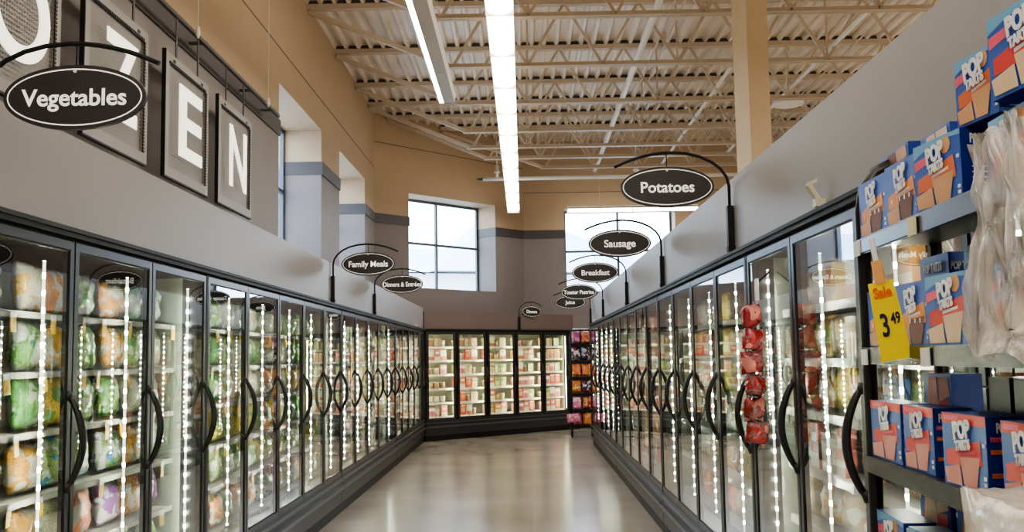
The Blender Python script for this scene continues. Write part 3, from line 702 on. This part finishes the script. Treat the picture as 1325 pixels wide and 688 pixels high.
# ------------------------------------------------------------ clip strip with red packs
MEAT = bag_mat('red vacuum pack', (.26, .014, .014), (.12, .012, .012), (.5, .16, .14), 3.3, .5, .004)
PK = [pillow(.115, .1, .07, 91+i, MEAT, 8, 8) for i in range(3)]
t = thing('clip_strip', 'white and red hanging clip strip in front of the right freezer doors', 'display strip', (XR-.085, 4.5, 1.06))
m = MB(); m.box(-.002, .002, -.022, .022, 0, .73, mat('strip plastic', (.65, .2, .2), .3)); m.box(-.003, .003, -.03, .03, .66, .76, mat('strip header', (.75, .72, .72), .3)); m.build('strip', t)
m = MB()
for i in range(6): m.tube([(0, 0, .12+i*.1), (-.03, 0, .125+i*.1)], .003, BLACK, 5)
m.tube([(0, 0, .74), (.06, 0, .79)], .004, BLACK, 5); m.build('hooks', t)
for i in range(6):
    o = inst('red_snack_pack', PK[i % 3], None, (XR-.128, 4.46, 1.085+i*.103), rot=(.15, .12*(-1)**i, .35+.2*(i % 3)))
    tag(o, 'shiny red vacuum pack, %s from the bottom of the hanging strip' % ORD[i], 'food pack', 'red packs on the hanging strip')

# ------------------------------------------------------------ wire rack with hanging bags at the end of the aisle
t = thing('wire_display_rack', 'black wire display rack with bright bags at the aisle end, right', 'rack', (1.06, 18.5, 0))
m = MB()
for x in (-.19, .19):
    m.tube([(x, -.15, 0), (x, -.15, 1.9), (x*.8, -.1, 1.985), (x*.5, 0, 2.0)], .014, BLACK, 8); m.tube([(x, .15, 0), (x, .15, 1.9)], .014, BLACK, 8)
m.tube([(-.15, -.1, 1.985), (.15, -.1, 1.985)], .014, mat('rack chrome', (.5, .5, .5), .3, .9), 8); m.build('frame', t)
for i in range(6):
    z = .2+i*.3
    m = MB(); m.box(-.19, .19, -.15, .15, z, z+.008, BLACK); m.tube([(-.19, -.155, z+.05), (.19, -.155, z+.05)], .006, BLACK, 6); m.build('shelf', t)
RPK = {'purple': bag_mat('snack purple', (.4, .08, .3), (.5, .1, .1), (.7, .3, .5), 1.2, .5, .008), 'red': bag_mat('snack red', (.65, .04, .03), (.5, .15, .05), (.85, .5, .2), 2.2, .5, .008), 'orange': bag_mat('snack orange', (.75, .25, .03), (.6, .15, .05), (.8, .6, .2), 5.2, .5, .008),
       'dark': bag_mat('snack dark', (.06, .04, .05), (.5, .5, .55), (.4, .05, .05), 6.2, .5, .008), 'pink': bag_mat('snack pink', (.8, .25, .4), (.7, .15, .3), (.85, .7, .75), 8.2, .5, .008)}
RPM = {k_: pillow(.165, .24, .09, 55+i, v) for i, (k_, v) in enumerate(RPK.items())}
rows = [('purple', 'orange'), ('pink', 'red'), ('orange', 'dark'), ('orange', 'orange'), ('dark', 'dark'), ('purple', 'red')]
for i, (a, b) in enumerate(rows):
    for j, cn in enumerate((a, b)):
        o = inst('snack_bag', RPM[cn], None, (1.06+(-.09 if j == 0 else .09), 18.43, .21+i*.3), rot=(-.12, 0, .05*(-1)**i))
        tag(o, '%s snack bag, %s side of the %s shelf from bottom, wire rack' % (cn, 'left' if j == 0 else 'right', ORD[i]), 'bag', 'bags on the wire rack')
o = inst('snack_bag', RPM['pink'], None, (.775, 18.33, .35), rot=(.4, 1.45, .1)); tag(o, 'pink bag sticking out at the bottom left of the wire rack', 'bag')
t2 = MB(); t2.tube([(.87, 18.36, .33), (.62, 18.3, .33)], .005, BLACK, 5); t2.tube([(.87, 18.36, .33), (.87, 18.36, 0)], .008, BLACK, 5)
tag(t2.build('rack_hook_arm'), 'thin black peg arm at the foot of the wire rack', 'hook')

# ------------------------------------------------------------ foreground pastry rack
RO_ = Vector((.846, 2.482)); ra = math.atan2(-.9974, -.0725)
KR = .94
def kz(z): return HC+(z-HC)*KR
def rpt(s, t):
    s *= KR; t *= KR
    return (RO_.x+s*math.cos(ra)-t*math.sin(ra), RO_.y+s*math.sin(ra)+t*math.cos(ra))
RD = .197; RL = 1.22
RBK0 = 0; RBK = mat('rack black steel', (.015, .015, .016), .35, .3); LIP = mat('shelf lip dark steel', (.05, .05, .048), .25, .6); LIPB = mat('shelf price channel', (.2, .3, .36), .2, .2)
t = thing('pastry_display_rack', 'tall black shelf rack of blue pastry boxes in the right foreground', 'rack', (RO_.x, RO_.y, 0), ra)
for x in (-.0, RL):
    m = MB()
    m.tube([(x, .012, 0), (x, .012, 1.83), (x, .022, 1.885), (x, .05, 1.93), (x, .09, 1.95), (x, RD-.05, 1.95)], .0175, RBK, 10); m.tube([(x, RD-.012, 0), (x, RD-.012, 1.95)], .0175, RBK, 8)
    m.tube([(x, .01, .08), (x, RD, .08)], .012, RBK, 8)
    m.build('end_frame', t)
m = MB()
for z in (.1, .35, .65, .9, 1.1, 1.4, 1.63, 1.9): m.tube([(0, RD-.004, z), (RL, RD-.004, z)], .003, RBK, 5)
for i in range(1, 6): m.tube([(i*RL/6, RD-.004, .08), (i*RL/6, RD-.004, 1.95)], .003, RBK, 5)
m.build('back_grid', t)
RZ0 = [1.775, 1.49, 1.21, .93, .62, .3]; RZ = [kz(z) for z in RZ0]
for i, z in enumerate(RZ):
    m = MB(); m.box(.005, RL-.005, .0, RD-.01, z-.012, z, RBK); m.box(.0, RL, -.006, .0, z-.038, z+.002, LIP)
    if i == 0: m.box(.02, .47, -.009, -.006, z-.034, z-.004, LIPB)
    sh = m.build('shelf', t)
    tags_ = {0: [(.0, TAGW), (.43, mat('tag pale yellow', (.7, .65, .35), .5))], 1: [(.02, TAGW), (.47, TAGW)], 2: [], 3: []}.get(i, [])
    for (x, mt) in tags_:
        q = MB(); q.box(x, x+.05, -.012, -.009, z-.04, z-.002, mt); q.build('price_tag', sh)

# pastry cartons
NAVY = mat('box navy', (.012, .03, .26), .35); BLUE = mat('box blue', (.035, .12, .5), .35); SKY = mat('box sky', (.16, .42, .68), .35); DNAVY = mat('box side navy', (.01, .035, .27), .35)
ORA = mat('box orange', (.85, .28, .02), .4); ORR = mat('box burnt orange', (.75, .17, .05), .4); REDM = mat('box red', (.75, .06, .05), .4); PINK = mat('box pink', (.85, .12, .2), .4)
CHOC = mat('pastry brown', (.19, .07, .035), .5, var=.3, scale=30); TANP = mat('pastry tan', (.68, .38, .2), .5, var=.15, scale=30); CREAM = mat('pastry cream', (.8, .6, .4), .5, var=.1, scale=30); PINKG = mat('pastry pink', (.75, .33, .26), .5, var=.12, scale=30)
BW = mat('box white print', (.85, .85, .88), .4); BD = mat('box print dark', (.02, .02, .08), .4)
FLV = {'choc': (BLUE, BLUE, ORA, CHOC, TANP), 'smore': (SKY, BLUE, ORR, TANP, TANP), 'straw': (SKY, BLUE, REDM, CREAM, CREAM), 'cherry': (REDM, BLUE, REDM, PINKG, REDM)}
T_POP = text_mesh('POP', .044, BW, .0008, .0022, .85); T_TARTS = text_mesh('TARTS', .024, BW, .0008, .0014, .85)
T_ONE = text_mesh('POP TARTS', .03, BW, .0006, .0012, .8)
def carton(flav, w, h, d, side_style=0):
    key = (flav, w, h, d, side_style)
    if key in CACHE: return CACHE[key]
    top, body, pan, glassm, dot = FLV[flav]; m = MB()
    m.box(-w/2, w/2, 0, d, 0, h, DNAVY)
    y = [-.0006]
    def q(pts, mt): y[0] -= .00025; m.poly([(px*w, y[0], pz*h) for px, pz in pts], mt)
    q([(-.5, 0), (.42, 0), (.42, 1), (-.5, 1)], body)
    q([(.42, 0), (.5, 0), (.5, 1), (.42, 1)], BLUE)
    if flav == 'cherry': q([(-.5, .86), (.5, .86), (.5, 1), (-.5, 1)], REDM); q([(-.45, .9), (-.1, .9), (-.1, .97), (-.45, .97)], PINK)
    else: q([(-.5, .8), (-.2, .9), (.3, .94), (.5, .92), (.5, 1), (-.5, 1)], top)
    if flav in ('smore', 'straw'): q([(-.48, .62), (-.22, .68), (-.22, .8), (-.48, .76)], PINK); q([(.2+.11*math.cos(a*PI/5), .85+.12*math.sin(a*PI/5)) for a in range(10)], TANP)
    q([(-.42, .28), (.4, .36), (.36, .68), (-.42, .48)], pan)
    q([(-.1, .44), (.25, .5), (.25, .54), (-.1, .49)], BW if flav != 'cherry' else PINK)
    q([(-.02, .04), (.26, .04), (.36, .46), (-.1, .42)], glassm)
    q([(-.42, .04), (-.06, .04), (-.1, .32), (-.46, .24)], glassm if flav != 'choc' else TANP)
    if flav == 'choc':
        for a in (-.3, -.05, .1, .25): q([(a-.02, .36), (a+.02, .36), (a+.02, .43), (a-.02, .43)], BW)
    for zz in (.1, .18, .6): q([(.43, zz), (.49, zz), (.49, zz+.05), (.43, zz+.05)], BW)
    # near side face (+x)
    xs = [w/2+.0006]
    def sq(a, b, z0, z1, mt): m.poly([(xs[0], a*d, z0*h), (xs[0], b*d, z0*h), (xs[0], b*d, z1*h), (xs[0], a*d, z1*h)], mt)
    if side_style == 0:
        sq(.18, .92, .58, .66, PINK)
        for i in range(6): sq(.2, .92, .08+i*.075, .1+i*.075, BW)
        sq(0, .5, 0, .06, SKY)
    elif side_style == 1:
        for zz, mt in ((.68, PINK), (.52, ORR), (.22, ORR)): sq(.06, .42, zz, zz+.06, mt); sq(.1, .38, zz+.02, zz+.04, BW)
    me = m.mesh('carton'); CACHE[key] = me; return me
def pastry(flav, s, t_, z, lab, w=.2, h=.145, d=.075, rot=0., flip=False, style=0, tall=False, sidetext=True):
    px, py = rpt(s+w/2, t_); w *= KR; h *= KR; d *= KR
    o = thing('pastry_box', lab, 'box', (px, py, z+.001), ra+rot, 'pastry boxes on the display rack')
    if flip: o.rotation_euler = (0, PI, ra+rot); o.location.z = z+.001+h
    c = inst('carton', carton(flav, w, h, d, style), o)
    if not tall:
        inst('lettering', T_POP, o, (.0*w, -.005, h*.78), rot=(0, -.12, 0)); inst('lettering', T_TARTS, o, (.01*w, -.005, h*.58), rot=(0, -.12, 0))
    else:
        inst('lettering', T_ONE, o, (0, -.005, h*.86)); 
    if sidetext: inst('side_lettering', T_ONE, o, (w/2+.002, d*.5, h*.85), rot=(0, 0, PI/2)).scale = (.5, 1, .8)
    return o
z0 = RZ[0]
pastry('choc', .02, .008, z0, 'orange and navy pastry box with brown glass, top shelf, farthest left', rot=.05, w=.21)
pastry('choc', .262, .008, z0, 'orange and navy pastry box, second from left on the top shelf', rot=.05, w=.21)
pastry('smore', .50, .01, z0, 'light blue pastry box with burnt orange panel, top shelf front', rot=.14, w=.2, d=.1)
pastry('smore', .80, .04, z0, 'small visible pastry box beside the plastic wrap on the top shelf', w=.2, h=.13, style=1)
pastry('choc', .02, .1, z0, 'low pastry box lying under the upside down one, top shelf left', w=.22, h=.085, d=.09)
pastry('choc', -.06, .09, z0+.086, 'upside down navy pastry box on the back stack, top shelf left', w=.23, h=.14, d=.07, flip=True, style=1)
pastry('straw', .27, .11, z0, 'low pastry box lying under the pale blue one, top shelf middle', w=.2, h=.085, d=.08)
pastry('straw', .22, .105, z0+.086, 'pale blue pastry box on the back stack, top shelf middle', w=.2, h=.13, d=.07, flip=True)
pastry('cherry', .60, .118, z0, 'wide red topped box in the back row, under the upper stacked pair', w=.45, h=.145, d=.07)
pastry('smore', .665, .045, z0+.139, 'burnt orange pastry box stacked above the top shelf row', w=.15, h=.135, d=.09, rot=.16)
pastry('straw', .885, .03, z0+.139, 'red and light blue pastry box stacked highest at the far right', w=.2, h=.15, d=.1, rot=.16)
z0 = RZ[1]
pastry('choc', .03, .01, z0, 'navy and orange pastry box behind the yellow sale tag, left', w=.21)
pastry('choc', .285, .01, z0, 'navy and orange pastry box right of the yellow sale tag', w=.21, rot=.04)
pastry('straw', .525, .006, z0, 'light blue pastry box with red panel and cream glass, second shelf', w=.205, rot=.08, d=.09)
pastry('straw', .80, .02, z0, 'pastry box on the second shelf beside the plastic wrap', w=.2)
pastry('choc', .12, .12, z0, 'tall navy pastry box in the back row, second shelf left', w=.2, h=.22, d=.07, tall=True, rot=0)
pastry('straw', .42, .12, z0, 'tall blue and pink pastry box in the back row, second shelf right', w=.2, h=.22, d=.07, tall=True)
z0 = RZ[2]
pastry('cherry', .02, .01, z0, 'red topped pastry box with pink glasses, third shelf, left one', w=.23, style=1, rot=.03)
pastry('cherry', .29, .014, z0, 'red topped pastry box with pink glasses, third shelf, middle one', w=.17, style=1, rot=.07, d=.085)
pastry('cherry', .575, .008, z0, 'red topped pastry box with pink glasses, third shelf, right one', w=.19, style=1, rot=.08, d=.1)
pastry('cherry', .85, .01, z0, 'pastry box at the near end of the third shelf', w=.19, style=1)
pastry('cherry', .09, .12, z0, 'upside down navy pastry box in the back row of the third shelf', w=.2, h=.215, d=.07, flip=True, tall=True)
DK = mat('dark tray plastic', (.02, .022, .022), .4)
t = thing('dark_tray', 'stack of dark empty display trays behind the third shelf boxes', 'tray', (*rpt(.5, .125), z0+.001), ra)
m = MB(); m.box(0, .1, 0, .06, 0, .2, DK); m.box(.12, .42, 0, .06, 0, .2, DK)
for i in range(3):
    for j in range(3): m.box(.13+i*.095, .13+i*.095+.085, -.004, 0, .01+j*.065, .01+j*.065+.055, mat('dark tray face', (.045, .05, .048), .35))
m.build('tray_body', t)
z0 = RZ[3]
pastry('straw', .02, .01, z0, 'light blue pastry box on the fourth shelf, farthest left', w=.22)
pastry('smore', .28, .01, z0, 'light blue pastry box on the fourth shelf, second from left', w=.22)
pastry('straw', .54, .01, z0, 'light blue pastry box on the fourth shelf behind the wrapped stack', w=.22)
pastry('straw', .02, .12, z0, 'upside down blue pastry box in the back row, fourth shelf left', w=.22, h=.225, d=.07, tall=True, flip=True)
pastry('smore', .28, .12, z0, 'upside down blue pastry box in the back row, fourth shelf right', w=.22, h=.215, d=.07, tall=True, flip=True)
for zi in (4, 5):
    for j in range(3): pastry(['choc', 'straw', 'cherry'][j], .03+.26*j, .01, RZ[zi], '%s pastry box from the left on the %s shelf of the foreground rack' % (ORD[j], ['fifth', 'lowest'][zi-4]), w=.21)

# yellow sale tag standing out from the second shelf
YEL = mat('sale tag yellow', (.93, .72, .02), .45); SALER = mat('sale red', (.85, .16, .02), .5)
px, py = rpt(.39, -.03)
t = thing('sale_tag', 'long yellow sale tag reading 3.49 hanging on the second rack shelf', 'price tag', (px, py, kz(1.462)), 0, rot=(0, math.radians(-9), ra+.95)); t.scale = (.92, .92, .92)
m = MB(); m.poly([(-.036, 0, 0), (.036, 0, 0), (.03, 0, .185), (-.03, 0, .185)], YEL); m.poly([(-.036, .001, 0), (.036, .001, 0), (.03, .001, .185), (-.03, .001, .185)], YEL); m.build('card', t)
inst('sale_word', text_mesh('Sale', .034, SALER, .0004, .0012, .8), t, (0, -.002, .158))
inst('price_digits', text_mesh('3', .075, BD, .0004, .0014, .6), t, (-.009, -.002, .08)); inst('price_digits', text_mesh('49', .036, BD, .0004, .001, .62), t, (.018, -.002, .094))
m = MB()
for (a, b, z) in () and ((-.02, .035, .128), (-.015, .03, .121), (-.01, .03, .112), (-.035, .03, .03), (-.03, .035, .024)): m.poly([(a, -.001, z), (b, -.001, z), (b, -.001, z+.003), (a, -.001, z+.003)], mat('tag fine print', (.4, .3, .05), .5))
m.bm.free()
m = MB(); m.box(-.012, .012, -.002, .004, .18, .235, mat('clip orange clear', (.8, .4, .15), .3)); m.box(-.006, .006, -.001, .003, .235, .29, TAGW); m.build('clip', t)

# crumpled clear plastic wrap
def wrap_mat():
    m, nt, N, L = nodes_mat('clear plastic wrap')
    out = N('ShaderNodeOutputMaterial'); b = N('ShaderNodeBsdfPrincipled'); tr = N('ShaderNodeBsdfTransparent'); mix = N('ShaderNodeMixShader')
    tc = N('ShaderNodeTexCoord'); mp = N('ShaderNodeMapping'); mp.inputs['Scale'].default_value = (22, 22, 5); L(tc.outputs['Object'], mp.inputs[0])
    n = N('ShaderNodeTexNoise'); n.inputs['Scale'].default_value = 1.3; n.inputs['Detail'].default_value = 5; n.inputs['Distortion'].default_value = 1.5; L(mp.outputs[0], n.inputs['Vector'])
    bp = N('ShaderNodeBump'); bp.inputs['Strength'].default_value = .9; bp.inputs['Distance'].default_value = .02; L(n.outputs[0], bp.inputs['Height']); L(bp.outputs[0], b.inputs['Normal'])
    b.inputs['Base Color'].default_value = (.72, .68, .62, 1); b.inputs['Roughness'].default_value = .16; b.inputs['Specular IOR Level'].default_value = .9
    mr = N('ShaderNodeMapRange'); mr.inputs['From Min'].default_value = .35; mr.inputs['From Max'].default_value = .6; mr.inputs['To Min'].default_value = .35; mr.inputs['To Max'].default_value = .92; L(n.outputs[0], mr.inputs[0])
    L(mr.outputs[0], mix.inputs[0]); L(tr.outputs[0], mix.inputs[1]); L(b.outputs[0], mix.inputs[2]); L(mix.outputs[0], out.inputs[0])
    return m
WRAP = wrap_mat()
def sheet(name, s0, s1, z0, z1, t0, lab, seed, flare=0.):
    bm = bmesh.new(); nx, nz = 34, 46; g = {}
    for i in range(nx+1):
        for j in range(nz+1):
            u = i/nx; v = j/nz; s = s0+(s1-s0)*u; z = z0+(z1-z0)*v
            fold = .022*math.sin(u*19+2*noise.noise(Vector((u*3, v*2, seed))))*(1-.4*v)+.02*noise.noise(Vector((u*9, v*6, seed+3)))
            s += .02*noise.noise(Vector((u*2, v*5, seed+8)))*(1 if u < .15 else .4)-flare*(1-v)*(1-u)+.0
            z += (.02*noise.noise(Vector((u*8, 1, seed))) if v < .1 or v > .9 else 0)
            x, y = rpt(s, t0+fold)
            g[i, j] = bm.verts.new((x, y, z))
    for i in range(nx):
        for j in range(nz):
            f = bm.faces.new([g[i, j], g[i+1, j], g[i+1, j+1], g[i, j+1]]); f.smooth = True
    me = bpy.data.meshes.new(name); bm.to_mesh(me); bm.free(); me.materials.append(WRAP)
    return tag(inst(name, me), lab, 'wrap')
sheet('plastic_wrap', .93, 1.28, kz(1.47), kz(1.84), -.05, 'crumpled clear plastic wrap hanging over the near end of the rack', 2., .03)
# shrink wrapped stack standing on the floor in front of the rack's near end
t = thing('wrapped_stack', 'plastic wrapped stack of cases in the bottom right corner, blurred', 'package', (*rpt(.99, -.14), 0), ra)
bm = bmesh.new(); bmesh.ops.create_cube(bm, size=1); bmesh.ops.bevel(bm, geom=bm.edges[:], offset=.09, segments=4, affect='EDGES'); bmesh.ops.subdivide_edges(bm, edges=[e for e in bm.edges if e.calc_length() > .3], cuts=12, use_grid_fill=True)
for v in bm.verts:
    c_ = v.co.copy(); n_ = noise.noise(Vector((c_.x*4, c_.y*4, c_.z*14))); n2 = noise.noise(Vector((c_.x*11, c_.y*9, c_.z*30+4)))
    v.co = Vector(((c_.x+.5)*.45, (c_.y+.5)*.11, (c_.z+.5)*1.275)) + Vector((c_.x, c_.y, 0))*.02*n_ + Vector((0, .008*n2, .006*n2 if c_.z > 0 else 0))
for f in bm.faces: f.smooth = True
me = bpy.data.meshes.new('wrapping'); bm.to_mesh(me); bm.free(); me.materials.append(mat('wrap milky film', (.66, .6, .52), .2, 0, .25, 14, bump=.5, spec=.8)); inst('wrapping', me, t)
m = MB(); m.box(.03, .4, -.004, .0, .9, 1.1, TAGW); m.build('case_label', t)

# ------------------------------------------------------------ outside: pale building, hill, ground
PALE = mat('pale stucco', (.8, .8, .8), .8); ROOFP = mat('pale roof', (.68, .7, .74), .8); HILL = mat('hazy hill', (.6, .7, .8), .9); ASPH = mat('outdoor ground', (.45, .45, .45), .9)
m = MB(); m.box(-80, 90, 26, 200, -.5, -.3, ASPH); m.box(-80, -7, -30, 26, -.5, -.3, ASPH); struct(m.build('floor_outside'))
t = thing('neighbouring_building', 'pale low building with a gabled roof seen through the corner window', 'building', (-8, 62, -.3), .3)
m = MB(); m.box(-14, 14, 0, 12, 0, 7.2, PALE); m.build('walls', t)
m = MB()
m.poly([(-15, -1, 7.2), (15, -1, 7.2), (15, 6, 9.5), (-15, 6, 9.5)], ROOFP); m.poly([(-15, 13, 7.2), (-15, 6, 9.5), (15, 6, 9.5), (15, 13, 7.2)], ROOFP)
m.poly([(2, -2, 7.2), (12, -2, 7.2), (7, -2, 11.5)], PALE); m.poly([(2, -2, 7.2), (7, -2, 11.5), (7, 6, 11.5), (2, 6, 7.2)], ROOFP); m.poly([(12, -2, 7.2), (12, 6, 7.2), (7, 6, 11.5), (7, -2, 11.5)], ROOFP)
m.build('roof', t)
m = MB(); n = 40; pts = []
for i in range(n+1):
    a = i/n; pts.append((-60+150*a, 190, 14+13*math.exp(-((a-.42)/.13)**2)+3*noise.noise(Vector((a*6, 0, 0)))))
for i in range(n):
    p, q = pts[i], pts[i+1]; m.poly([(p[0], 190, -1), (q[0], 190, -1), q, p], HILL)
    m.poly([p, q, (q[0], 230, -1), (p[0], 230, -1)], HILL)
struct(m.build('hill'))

# ------------------------------------------------------------ world and lamps
w = bpy.data.worlds.new('world'); SC.world = w; w.use_nodes = True; nt = w.node_tree; nt.nodes.clear()
bg = nt.nodes.new('ShaderNodeBackground'); o = nt.nodes.new('ShaderNodeOutputWorld'); nt.links.new(bg.outputs[0], o.inputs[0])
tc = nt.nodes.new('ShaderNodeTexCoord'); sp = nt.nodes.new('ShaderNodeSeparateXYZ'); rp = nt.nodes.new('ShaderNodeValToRGB')
nt.links.new(tc.outputs['Generated'], sp.inputs[0]); nt.links.new(sp.outputs['Z'], rp.inputs[0]); nt.links.new(rp.outputs[0], bg.inputs[0])
rp.color_ramp.elements[0].color = (.8, .9, 1, 1); rp.color_ramp.elements[1].color = (.42, .66, 1, 1)
bg.inputs[1].default_value = 8
def area(name, loc, sx, sy, power, col=(1, .93, .82), rot=(0, 0, 0)):
    L = bpy.data.lights.new(name, 'AREA'); L.shape = 'RECTANGLE'; L.size = sx; L.size_y = sy; L.energy = power; L.color = col
    o = bpy.data.objects.new(name, L); COL.objects.link(o); o.location = loc; o.rotation_euler = rot; return o
area('added_fill_lamp', (7.3, 8, 4.5), 1.2, 20, 420); area('added_fill_lamp', (10.8, 8, 4.5), 1.2, 20, 300)  # unseen lamps added as fill for the right of the store
area('added_fill_lamp', (0, -2.8, 4.9), 5, 1.6, 160, rot=(math.radians(25), 0, 0))  # unseen fill added behind the camera

SC.view_settings.view_transform = 'AgX'; SC.view_settings.look = 'AgX - Medium High Contrast'; SC.view_settings.exposure = 0.5
SC.cycles.max_bounces = 10; SC.cycles.transparent_max_bounces = 24; SC.cycles.glossy_bounces = 5; SC.cycles.diffuse_bounces = 4
SC.cycles.sample_clamp_indirect = 4; SC.cycles.caustics_reflective = False; SC.cycles.caustics_refractive = False
SC.cycles.use_denoising = True
